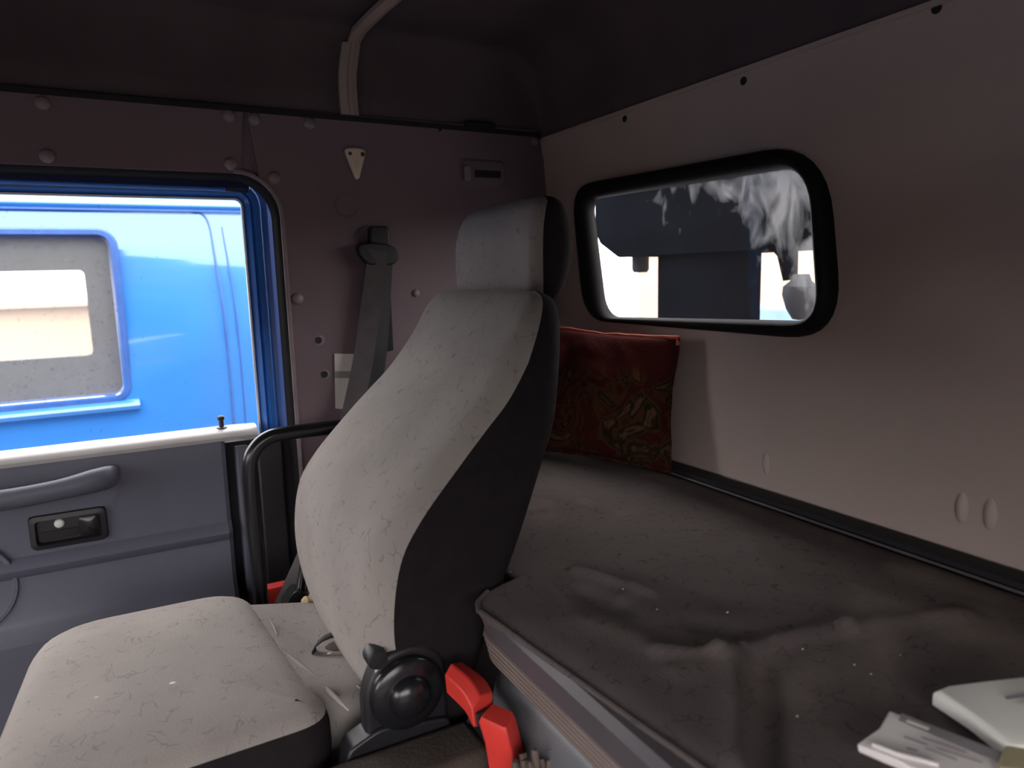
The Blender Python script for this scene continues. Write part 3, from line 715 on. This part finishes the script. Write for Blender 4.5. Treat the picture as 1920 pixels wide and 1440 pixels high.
# ------------------------------------------------------------------ red buckles
bk = thing('seat_belt_buckle', (.32, .66, -.9), 'bright red plastic buckle housing standing between the seat and the bunk', 'buckle')
pa = [on_y(892, 1348, .64), on_y(932, 1362, .62), on_y(952, 1346, .65), on_y(914, 1336, .67)]
def dn(p, dx, dy, dz, k=1): return Vector((p.x+dx, p.y+dy, p.z+dz))
loops = []
zt = -.470
base = [(.301, .655), (.318, .618), (.342, .640), (.327, .672)]
for z, s, dx in ((-.86, 1.35, .022), (-.65, 1.15, .016), (-.560, 1.05, .010), (-.515, 1.0, .003), (-.489, 1.02, -.003), (-.482, .86, -.003)):
    cx_ = sum(p[0] for p in base)/4; cy_ = sum(p[1] for p in base)/4
    loops.append([(cx_+(x-cx_)*s+dx, cy_+(y-cy_)*s, z) for x, y in rpoly(base, .005, 3)])
build('buckle_body', MB().loft(loops), 'red', bk, angle=35)
q = [on_y(850, 1268, .74), on_y(888, 1300, .70), on_y(905, 1330, .672)]
loops = []
for i, (c_, w_) in enumerate(zip([Vector(v) for v in catmull([tuple(v) for v in q], 3)], [.014, .015, .016, .0165, .017, .017, .016])):
    sx = w_
    loops.append([(c_.x-sx, c_.y-.010, c_.z-.012), (c_.x-sx, c_.y-.006, c_.z+.010), (c_.x-sx*.2, c_.y, c_.z+.018), (c_.x+sx, c_.y+.006, c_.z+.012), (c_.x+sx, c_.y+.004, c_.z-.010), (c_.x, c_.y-.006, c_.z-.016)])
build('buckle_sleeve', MB().loft(loops), 'red', bk, bevel=.002)
e = Vector(catmull([tuple(v) for v in q], 3)[-1])
build('sleeve_mouth', MB().box((e.x-.012, e.y-.012, e.z-.012), (e.x+.006, e.y-.005, e.z+.004)), 'gap', bk, bevel=.002)
p = on_y(503, 1128, 1.31)
rb = build('buckle_clip', MB().loft([[(x, y, z) for x, z in rpoly([(p.x-.02, p.z-.06), (p.x+.05, p.z-.06), (p.x+.045, p.z+.02), (p.x-.012, p.z+.02)], .006, 3)] for y in (1.345, 1.32)]), 'red', bevel=.003)
tag(rb, 'dark red plastic clip low down behind the far seat corner', 'clip')

# crumpled rag between buckle and bunk
mb = MB(); c = on_y(998, 1440, .60)
for k in range(11):
    a0 = Vector((c.x-.030+.0055*k, c.y+.004*math.sin(k*2.1), c.z-.028+.003*math.sin(k*1.7))); t1 = a0+Vector((.004*math.sin(k), -.004, .050+.010*math.sin(k*2.3)-abs(k-5)*.004))
    mb.tube([a0, a0.lerp(t1, .5)+Vector((.003*math.sin(k*3), -.006, 0)), t1], [.007, .0065, .003], 7)
for v in mb.v: v += Vector((noise.noise(v*120), noise.noise(v*130+Vector((5, 0, 0))), noise.noise(v*110+Vector((0, 5, 0)))))*.003
tag(build('rag', mb, 'rag'), 'crumpled worn brown rag tucked beside the red buckle', 'rag')

# ------------------------------------------------------------------ bunk
bn = thing('bunk', (.65, .5, FL), 'padded sleeper bunk with a dark patterned mattress on a grey base', 'bunk')
def front_x(y):
    if y < .715: return .378-(y-.33)*.10
    t = min(1, (y-.715)/.06); return .337+.085*(1-math.sqrt(max(0, 1-t*t))) if t < 1 else .422
ZM = -.391
seg = []
def segd(p, a, b):
    ab = (b[0]-a[0], b[1]-a[1]); L2 = ab[0]**2+ab[1]**2; t = max(0, min(1, ((p[0]-a[0])*ab[0]+(p[1]-a[1])*ab[1])/L2))
    q = (a[0]+ab[0]*t, a[1]+ab[1]*t); return math.hypot(p[0]-q[0], p[1]-q[1]), t
def PZ(px, py): p = on_z(px, py, ZM); return (p.x, p.y)
RID = [ (PZ(1230, 1225), PZ(1345, 1228), .007, .009), (PZ(1345, 1228), PZ(1590, 1180), .010, .010), (PZ(1590, 1180), PZ(1800, 1150), .006, .014),
        (PZ(1080, 1068), PZ(1220, 1110), .007, .008), (PZ(1215, 1085), PZ(1150, 1125), .004, .006),
        (PZ(1385, 1240), PZ(1390, 1440), .010, .012), (PZ(1100, 1160), PZ(1240, 1215), .004, .02),
        (PZ(1385, 1230), PZ(1270, 1260), .004, .014), (PZ(1400, 1000), PZ(1440, 1070), .005, .014)]
DIP = [ (PZ(1430, 1250), PZ(1440, 1440), .012, .020), (PZ(1100, 1110), PZ(1160, 1140), .007, .018), (PZ(1310, 1170), PZ(1400, 1195), .006, .016), (PZ(1240, 1080), PZ(1360, 1120), .004, .03)]
def mh(x, y):
    h = .003*noise.noise(Vector((x*5, y*5, 0)))+.0016*noise.noise(Vector((x*14, y*14, 3)))
    for a, b, amp, wd in RID:
        d, t = segd((x, y), a, b); h += amp*math.exp(-(d/wd)**2)
    for a, b, amp, wd in DIP:
        d, t = segd((x, y), a, b); h -= amp*math.exp(-(d/wd)**2)
    return h
NYM, NXM = 260, 110; rows = []
for j in range(NYM+1):
    y = -.58+(1.485+.58)*j/NYM; x0 = front_x(y); x1 = .905; row = []
    row.append((x0+.012, y, -.450)); row.append((x0+.004, y, -.412)); row.append((x0-.002, y, -.399+.0015*noise.noise(Vector((0, y*9, 0)))))
    for i in range(NXM+1):
        s = i/NXM; x = x0+(x1-x0)*s; e = min(1, (x-x0)/.03, (x1-x)/.03); ee = 1-(1-e)**2
        row.append((x, y, ZM-.004+.004*ee+mh(x, y)*ee))
    row.append((x1+.003, y, -.400)); row.append((x1, y, -.450)); rows.append(row)
mb = MB().loft(rows, True, True, closed=True)
build('mattress', mb, 'bunk', bn, angle=60)
# piping along the front and wall edges
build('front_piping', MB().tube([(front_x(y)-.003, y, ZM-.004+.002*noise.noise(Vector((0, y*9, 4)))) for y in [-.57+k*.0205 for k in range(66)]], .0032, 8), 'bunk', bn)
build('wall_piping', MB().tube([(.905, y, ZM+.0005) for y in (-.57, 0, .5, 1.0, 1.48)], .0022, 8), 'btrim', bn)
build('wall_channel', MB().box((.912, -.6, -.47), (.948, 1.49, -.382)), 'gap', bn)
# ribbed trim below the mattress edge
def bx(y): return .357 if y < .715 else .357+(front_x(y)-.337)
ysb = [-.58, 0, .3, .5, .7, .715, .73, .745, .757, .765, .771, .775, .9, 1.2, 1.485]
build('edge_trim', MB().loft([[(bx(y)-.006, y, -.396), (bx(y)-.014, y, -.404), (bx(y)-.014, y, -.428), (bx(y)-.004, y, -.470), (bx(y)+.02, y, -.470), (bx(y)+.02, y, -.396)] for y in ysb]), 'btrim', bn, angle=25)
build('trim_groove', MB().loft([[(bx(y)-.0135, y, -.4285), (bx(y)-.0045, y, -.466), (bx(y)+.002, y, -.466), (bx(y)-.004, y, -.4285)] for y in ysb]), 'black', bn, smooth=False)
for k in range(5):
    z = -.4315-.0075*k; xo = -.0130+.0018*k
    build('trim_rib', MB().loft([[(bx(y)+xo+.002, y, z-.0016), (bx(y)+xo-.003, y, z-.0008), (bx(y)+xo-.003, y, z+.0008), (bx(y)+xo+.002, y, z+.0016)] for y in ysb]), 'strip', bn, angle=25)
# moulded base panel
pr = [(.012, -.468), (.010, -.478), (.0, -.490), (-.010, -.520), (-.012, -.545), (.004, -.60), (.02, -.70), (.03, -1.0), (.03, -1.1)]
ysp = ysb
mb = MB().loft([[(bx(y)+.004+d, y, z) for d, z in catmull(pr, 3)]+[(.92, y, -1.1), (.92, y, -.468)] for y in ysp])
build('base_panel', mb, 'bpanel', bn, angle=50)
# lint crumbs on the mattress and the cushion
mb = MB()
for px, py, r in ((1364, 1150, .0028), (1505, 1221, .0018), (1602, 1249, .002), (1633, 1266, .0018), (1495, 1338, .0018), (957, 1074, .0015), (1232, 1145, .0015), (1168, 1108, .002), (1688, 1230, .0012)):
    p = on_z(px, py, ZM); r *= .45; mb.ball((p.x, p.y, ZM+mh(p.x, p.y)+.0015), (r*1.5, r, r*.7), 4)
o = build('mattress_lint', mb, 'lint'); o['kind'] = 'stuff'; tag(o, 'white lint crumbs scattered on the dark mattress', 'lint')
mb = MB()
for px, py, r in ((325, 1280, .0022), (181, 1307, .0012), (617, 1225, .0015)):
    p = on_z(px, py, -.490 if px < 500 else -.516); mb.ball((p.x, p.y, p.z), (r*2.2, r*.7, r*.6), 4)
o = build('cushion_lint', mb, 'lint'); o['kind'] = 'stuff'; tag(o, 'white lint threads on the grey seat cushion', 'lint')

# pillow leaning in the corner: a stuffed square between its four corners
pc = {k: v for k, v in zip(('tl', 'tr', 'br', 'bl'), (Vector((.855, 1.40, -.118)), Vector((.900, 1.012, -.124)), Vector((.880, 1.008, -.380)), Vector((.745, 1.315, -.376))))}
nv = (pc['tr']-pc['tl']).cross(pc['bl']-pc['tl']).normalized()
if nv.x > 0: nv = -nv
NP = 34; front = []; back = []
def pw(u, v):
    p = pc['tl'].lerp(pc['tr'], u).lerp(pc['bl'].lerp(pc['br'], u), v)
    cxy = Vector(((pc['tl']+pc['tr']+pc['br']+pc['bl'])/4))
    eb = (math.sin(math.pi*u)*math.sin(math.pi*v)); pull = .055*(math.sin(math.pi*u)*(abs(v-.5)*2)**3+math.sin(math.pi*v)*(abs(u-.5)*2)**3)
    p = p.lerp(cxy, pull); return p, eb
vsf = []; vsb = []
for j in range(NP+1):
    for i in range(NP+1):
        u, v = i/NP, j/NP; p, e = pw(u, v); k = e**.42
        wr_ = .006*noise.noise(Vector((u*5, v*3, 0)))+.003*noise.noise(Vector((u*13, v*9, 5)))
        vsf.append(p+nv*(.042*k+wr_*min(1, e*4))); vsb.append(p-nv*.018*k)
mb = MB(); n1 = NP+1
fq = [(j*n1+i, j*n1+i+1, (j+1)*n1+i+1, (j+1)*n1+i) for j in range(NP) for i in range(NP)]
mb.add(vsf, fq); mb.add(vsb, [tuple(reversed(q)) for q in fq])
pi_ = thing('pillow', tuple((pc['bl']+pc['br'])/2), 'rust red tapestry pillow leaning in the corner under the rear window', 'pillow')
o = build('cushion_body', mb, 'pillow', pi_, angle=80)
ed = [pw(i/20, 0)[0] for i in range(21)]+[pw(1, i/20)[0] for i in range(1, 21)]+[pw(1-i/20, 1)[0] for i in range(1, 21)]+[pw(0, 1-i/20)[0] for i in range(1, 20)]
ed = [p+Vector((noise.noise(p*30), noise.noise(p*31+Vector((2, 0, 0))), noise.noise(p*29+Vector((4, 0, 0)))))*.003 for p in ed]
build('piping', MB().tube(ed[20:]+[ed[0]], .0036, 8), 'pillow', pi_)
build('top_piping', MB().tube(ed[:22], .0042, 8), 'piping', pi_)['label'] = 'red piping along the top edge, coloured brighter as lit'  # window light on the top edge is put into its colour

# papers on the mattress
zp = -.374
def PP(px, py, z): return on_z(px, py, z)
pk = thing('paper_packet', tuple(PP(1750, 1410, zp-.008)), 'white printed paper packet with a grey band lying flat', 'packet')
top_ = [PP(1668, 1332, zp-.002), PP(1780, 1375, zp), PP(1882, 1414, zp), PP(1930, 1450, zp), PP(1890, 1500, zp-.004), PP(1760, 1464, zp-.004), PP(1680, 1425, zp-.002), PP(1606, 1397, zp-.004), PP(1650, 1365, zp)]
tp = [(p.x, p.y) for p in top_]; 
def pk_z(x, y): return zp
mb = MB().loft([[(x, y, zp-.010) for x, y in inset(tp, -.001)], [(x, y, zp-.004) for x, y in tp], [(p.x, p.y, p.z) for p in top_]])
build('packet_body', mb, 'paper', pk, bevel=.0015)
def quad(name, pts, z, m, par): 
    v = [PP(*q, z) for q in pts]; return build(name, MB().loft([[tuple(a) for a in v], [(a.x, a.y, a.z+.0004) for a in v]]), m, par, smooth=False)
quad('printed_band', ((1690, 1338), (1878, 1411), (1872, 1430), (1684, 1352)), zp+.0016, 'print_', pk)
quad('band_text', ((1701, 1349), (1743, 1365), (1741, 1369), (1699, 1353)), zp+.0024, 'paper', pk)
for (x0, y0, x1, y1) in ((1728, 1382, 1812, 1410), (1695, 1381, 1740, 1396), (1735, 1402, 1795, 1424), (1757, 1402, 1843, 1429), (1700, 1402, 1722, 1408)):
    quad('printed_line', ((x0, y0), (x1, y1), (x1-1, y1+2.6), (x0-1, y0+2.6)), zp+.0016, 'print_', pk)
a = [PP(1636, 1396, zp+.001), PP(1680, 1413, zp+.001), PP(1760, 1434, zp+.001)]
build('fold_ridge', MB().tube(a, .0018, 8), 'paper', pk)
# ivory card sleeve propped over it
cs = thing('card_sleeve', tuple(PP(1860, 1340, zp-.006)), 'white open card sleeve propped above the printed packet', 'card')
up_ = [(1748, 1299, .000), (1775, 1288, .002), (1835, 1280, .006), (1925, 1270, .010), (1990, 1300, .012), (1970, 1400, .008), (1888, 1398, .004), (1820, 1345, .000)]
v = [PP(px, py, zp+dz) for px, py, dz in up_]
cc = sum(v, Vector())/len(v)
lo_ = [p+Vector((0, 0, -.012)) for p in v]
mb = MB(); k = len(v)
vi = [p.lerp(cc, .12)+Vector((0, 0, .003)) for p in v]
mb.loft([lo_, [p+Vector((0, 0, -.002)) for p in v], v, vi], True, True)
build('sleeve_body', mb, 'paper2', cs, bevel=.0015)
quad('printed_mark', ((1883, 1306), (1925, 1300), (1925, 1308), (1888, 1312)), zp+.0125, 'print_', cs)
mb = MB(); v = [PP(*q, zp+.004) for q in ((1884, 1396), (1935, 1388), (1945, 1445), (1872, 1440), (1876, 1415))]
mb.loft([[p+Vector((0, 0, -.012)) for p in v], v]); tag(build('yellow_paper', mb, 'yel', bevel=.002), 'yellowed paper scrap at the open end of the white sleeve', 'paper')

# ------------------------------------------------------------------ outside
GZ = -2.15
struct(build('ground', MB().box((-40, -40, GZ-.2), (40, 40, GZ)), 'asphalt', smooth=False), 'wet asphalt yard', 'ground')
# blue truck parked alongside
tk = thing('blue_truck', (-.2, 4.1, GZ), 'bright blue truck cab parked alongside with a rubber sealed window', 'truck')
TY = 3.0
def ty(z):
    if z < .02: return TY
    if z < .27: return TY+(z-.02)*.34
    return TY+.085+(z-.27)*1.3
wh = rrect(-1.3, -.036, -.405, .178, .035, 6)
pro = [-1.5, -.9, -.5, .02, .12, .27]
def side(x, z, d): return (x, ty(z)+d, z)
mb = plate([(-2.0, -1.7), (1.1, -1.7), (1.1, .0), (1.1, .27), (-2.0, .27), (-2.0, 0)], [wh], side, .03)
# finer upright grid so the upper half leans in smoothly: cut the plate in rows
bm = bmesh.new(); vv = [bm.verts.new(v) for v in mb.v]
for q in mb.f:
    try: bm.faces.new([vv[i] for i in q])
    except ValueError: pass
for z in (-.2, .0, .02, .05, .09, .13, .18, .23):
    bmesh.ops.bisect_plane(bm, geom=bm.verts[:]+bm.edges[:]+bm.faces[:], plane_co=(0, 0, z), plane_no=(0, 0, 1))
for v in bm.verts:
    th = .03 if v.co.y > TY+.029+max(0, 0) and abs(v.co.y-(ty(v.co.z)+.03)) < .05 and v.co.y-ty(v.co.z) > .015 else 0
bm.verts.ensure_lookup_table(); bm.verts.index_update()
mb2 = MB(); mb2.v = [v.co.copy() for v in bm.verts]; mb2.f = [tuple(v.index for v in q.verts) for q in bm.faces]
bm.free(); build('side_panel', mb2, 'truck', tk, angle=30)
build('roof_panel', MB().loft([[(x, y, z) for y, z in ((3.085, .265), (3.10, .30), (3.16, .355), (3.4, .40), (4.1, .42), (4.8, .40), (5.05, .30), (5.05, .26))] for x in (-2.0, 1.1)]), 'truck', tk, angle=30)
build('roof_gutter', MB().tube([(-2.0, 3.078, .278), (.28, 3.078, .278), (1.1, 3.078, .276)], .004, 8), 'truck_rub', tk)
build('roof_gutter_lip', MB().tube([(-2.0, 3.083, .300), (1.1, 3.083, .298)], .010, 8), 'truck', tk)
sh = [on_y(355, 397, 3.08), on_y(380, 402, 3.078), on_y(393, 425, 3.06), on_y(402, 480, 3.035), on_y(415, 560, 3.005), on_y(426, 650, 2.999), on_y(436, 760, 2.999), on_y(446, 900, 2.999)]
sh = [Vector((p.x, ty(p.z)-.001, p.z)) for p in sh]
build('door_shut_line', MB().tube([(-2.0, ty(.262)-.001, .262)]+catmull([tuple(p) for p in sh], 4), .0045, 6), 'truck_rub', tk)
sh2 = [p+Vector((.045, 0, 0)) for p in sh[2:]]
build('door_shut_line', MB().tube(catmull([tuple(Vector((p.x, ty(p.z), p.z))) for p in sh2], 4), .003, 6), 'truck_rub', tk)
build('window_recess', MB().loft([ydep(off(wh, .030), 3.010), ydep(off(wh, .022), 2.994), ydep(off(wh, .006), 2.994), ydep(wh, 3.02), ydep(off(wh, -.004), 3.06)], False, False), 'truck_rub', tk)
build('belt_ledge', MB().loft([[(x, y, z) for y, z in ((3.0, -.425), (2.985, -.432), (2.972, -.446), (2.975, -.460), (3.0, -.468))] for x in (-2.0, -.03, .01)]), 'truck', tk, angle=50)
build('window_glass', MB().add([(p[0], 3.035, p[1]) for p in wh], [tuple(range(len(wh)))]), 'glass_m', tk, smooth=False)
fh = rrect(-1.75, -.205, -.415, .095, .03, 5)
build('far_side_panel', plate([(-2.0, -1.7), (1.1, -1.7), (1.1, .30), (-2.0, .30)], [fh], lambda x, z, d: (x, 5.0+d, z), .04), 'truck_in', tk, smooth=False)
build('cab_back', MB().box((1.06, 3.04, -1.7), (1.1, 5.0, .27)), 'truck_in', tk, smooth=False)
build('front_panel', MB().box((-2.0, 3.03, -1.7), (-1.96, 5.0, -.45)), 'truck', tk, smooth=False)
build('inner_lining', MB().box((.0, 3.10, -1.7), (.02, 4.98, .2)), 'truck_in', tk, smooth=False)
build('cab_floor', MB().box((-1.96, 3.04, -1.72), (1.06, 5.0, -1.68)), 'truck_in', tk, smooth=False)
mb = MB()
for k in range(330):
    x = random.uniform(-.40, -.05); z = random.uniform(-.40, .17)
    if random.random() < .5 and (-.25 < z < .06 and x < -.13): continue
    r = random.uniform(.0025, .0055); mb.ball((x, 3.03, z), (r, .003, r*.8), 4)
o = build('window_drops', mb, 'drop', tk); o['kind'] = 'stuff'
for x in (-1.4, .8):
    for y in (3.2, 4.9):
        build('wheel', MB().lathe((x, y-.12, GZ+.48), (0, 1, 0), [(.25, 0), (.45, .01), (.48, .05), (.48, .22), (.45, .25), (.25, .25)], 32), 'rubber', tk)
build('chassis', MB().box((-1.9, 3.3, GZ+.45), (1.0, 4.8, -1.7)), 'black', tk, smooth=False)

# building behind the trucks
bd = thing('sandy_building', (-3, 11.6, GZ), 'low sandy rendered building beyond the blue truck', 'building')
build('wall', MB().box((-1.6, 11, GZ), (4.0, 14, -.25)), 'sand', bd, smooth=False)
build('roof_slab', MB().box((-1.7, 10.8, -.25), (4.1, 14.2, -.20)), 'sand', bd, smooth=False)
b2 = thing('garden_wall', (9.5, 5.2, GZ), 'peach rendered wall seen through the rear window', 'wall')
build('wall_face', MB().box((9.2, -6, GZ), (9.6, 11.6, .45)), 'sand', b2, smooth=False)
build('coping', MB().box((9.1, -6, .45), (9.7, 11.7, .50)), 'sand', b2, smooth=False)
vb = build('blue_tarpaulin', MB().box((7.5, 1.0, GZ), (8.6, 8.5, on_x(1440, 575, 7.5).z)), 'vanb', smooth=False, bevel=.05); tag(vb, 'pale blue covered trailer low behind the rear window', 'trailer')

# intake stack close behind the cab
xs_ = 1.45
a = on_x(1232, 560, xs_); b = on_x(1432, 560, xs_); cyy = (a.y+b.y)/2+.055; hw = abs(a.y-b.y)/2
sk = thing('air_intake_stack', (xs_+.1, cyy, GZ), 'dark air intake stack with wide top close behind the rear window', 'exhaust stack')
build('column', MB().loft([[(xs_+.05+.05*math.cos(t), cyy+hw*.97*math.sin(t), z) for t in [2*math.pi*k/32 for k in range(32)]] for z in (GZ, -.6, .05, .4)]), 'steel', sk)
zl = on_x(1300, 455, xs_).z; y0 = on_x(1528, 440, xs_).y; y1 = on_x(1112, 440, xs_).y
hood = []
for z, g in ((zl-.03, -.13), (zl, -.07), (zl+.02, -.03), (zl+.06, 0), (.5, .0), (.7, -.03)):
    hood.append([(x, y, z) for x, y in rrect(xs_-.02, xs_+.35, y0-g, y1+.0+g, .06, 5)])
build('intake_hood', MB().loft(hood), 'steel', sk)
p = on_x(1178, 500, xs_)
build('drain_spout', MB().lathe((xs_+.05, p.y, p.z-.02), (0, 0, 1), [(.022, 0), (.028, .01), (.028, .05), (.055, .09), (.06, .13)], 18), 'lampg', sk)
p = on_x(1480, 500, xs_)
hl = thing('hanging_lamp', (xs_+.04, p.y, p.z-.17), 'grey bulb shaped work lamp hanging at the right of the stack', 'lamp')
build('lamp_arm', MB().tube([on_x(1432, 425, xs_+.03), on_x(1462, 448, xs_+.03), on_x(1477, 475, xs_+.035), on_x(1482, 525, xs_+.04)], [.034, .032, .026, .018], 14), 'steel', hl)
pb = on_x(1480, 555, xs_)
build('lamp_body', MB().lathe((xs_+.04, pb.y, pb.z-.062), (0, 0, 1), [(.004, 0), (.018, .003), (.034, .03), (.044, .065), (.042, .085), (.026, .098), (.020, .115)], 24), 'lampg', hl)
build('stack_bracket', MB().box((.99, cyy-.03, -.62), (xs_+.1, cyy+.03, -.56)), 'steel', sk, bevel=.004)

# unseen walls and trailer box, added to shape the light reaching the cab
yw = thing('front_light_block', (-12, 0, GZ), 'unseen dark wall added to cut low light from ahead of the cab', 'wall')
build('wall', MB().box((-12.4, -14, GZ), (-12, 14, .75)), 'brown', yw, smooth=False)
build('coping', MB().box((-12.5, -14, .75), (-11.9, 14, .85)), 'steel', yw, smooth=False)
nw = thing('side_light_block', (0, -11, GZ), 'unseen dark wall added to cut low light on the near side of the cab', 'wall')
build('wall', MB().box((-14, -11.4, GZ), (14, -11, .75)), 'brown', nw, smooth=False)
build('coping', MB().box((-14, -11.5, .75), (14, -10.9, .85)), 'steel', nw, smooth=False)
tr_ = thing('box_light_block', (-4.2, 2.5, GZ), 'unseen dark trailer box added ahead of the cab to block light', 'trailer')  # added to keep windscreen light off the passenger side
build('box', MB().box((-7.5, .75, -1.3), (-3.3, 3.2, 1.7)), 'brown', tr_, bevel=.05)
build('chassis', MB().box((-7.3, 1.0, -1.6), (-3.5, 2.9, -1.3)), 'black', tr_, smooth=False)
for x in (-4.4, -6.2):
    for y in (.9, 2.75):
        build('wheel', MB().lathe((x, y, GZ+.48), (0, 1, 0), [(.25, 0), (.45, .01), (.48, .05), (.48, .22), (.45, .25), (.25, .25)], 28), 'rubber', tr_)
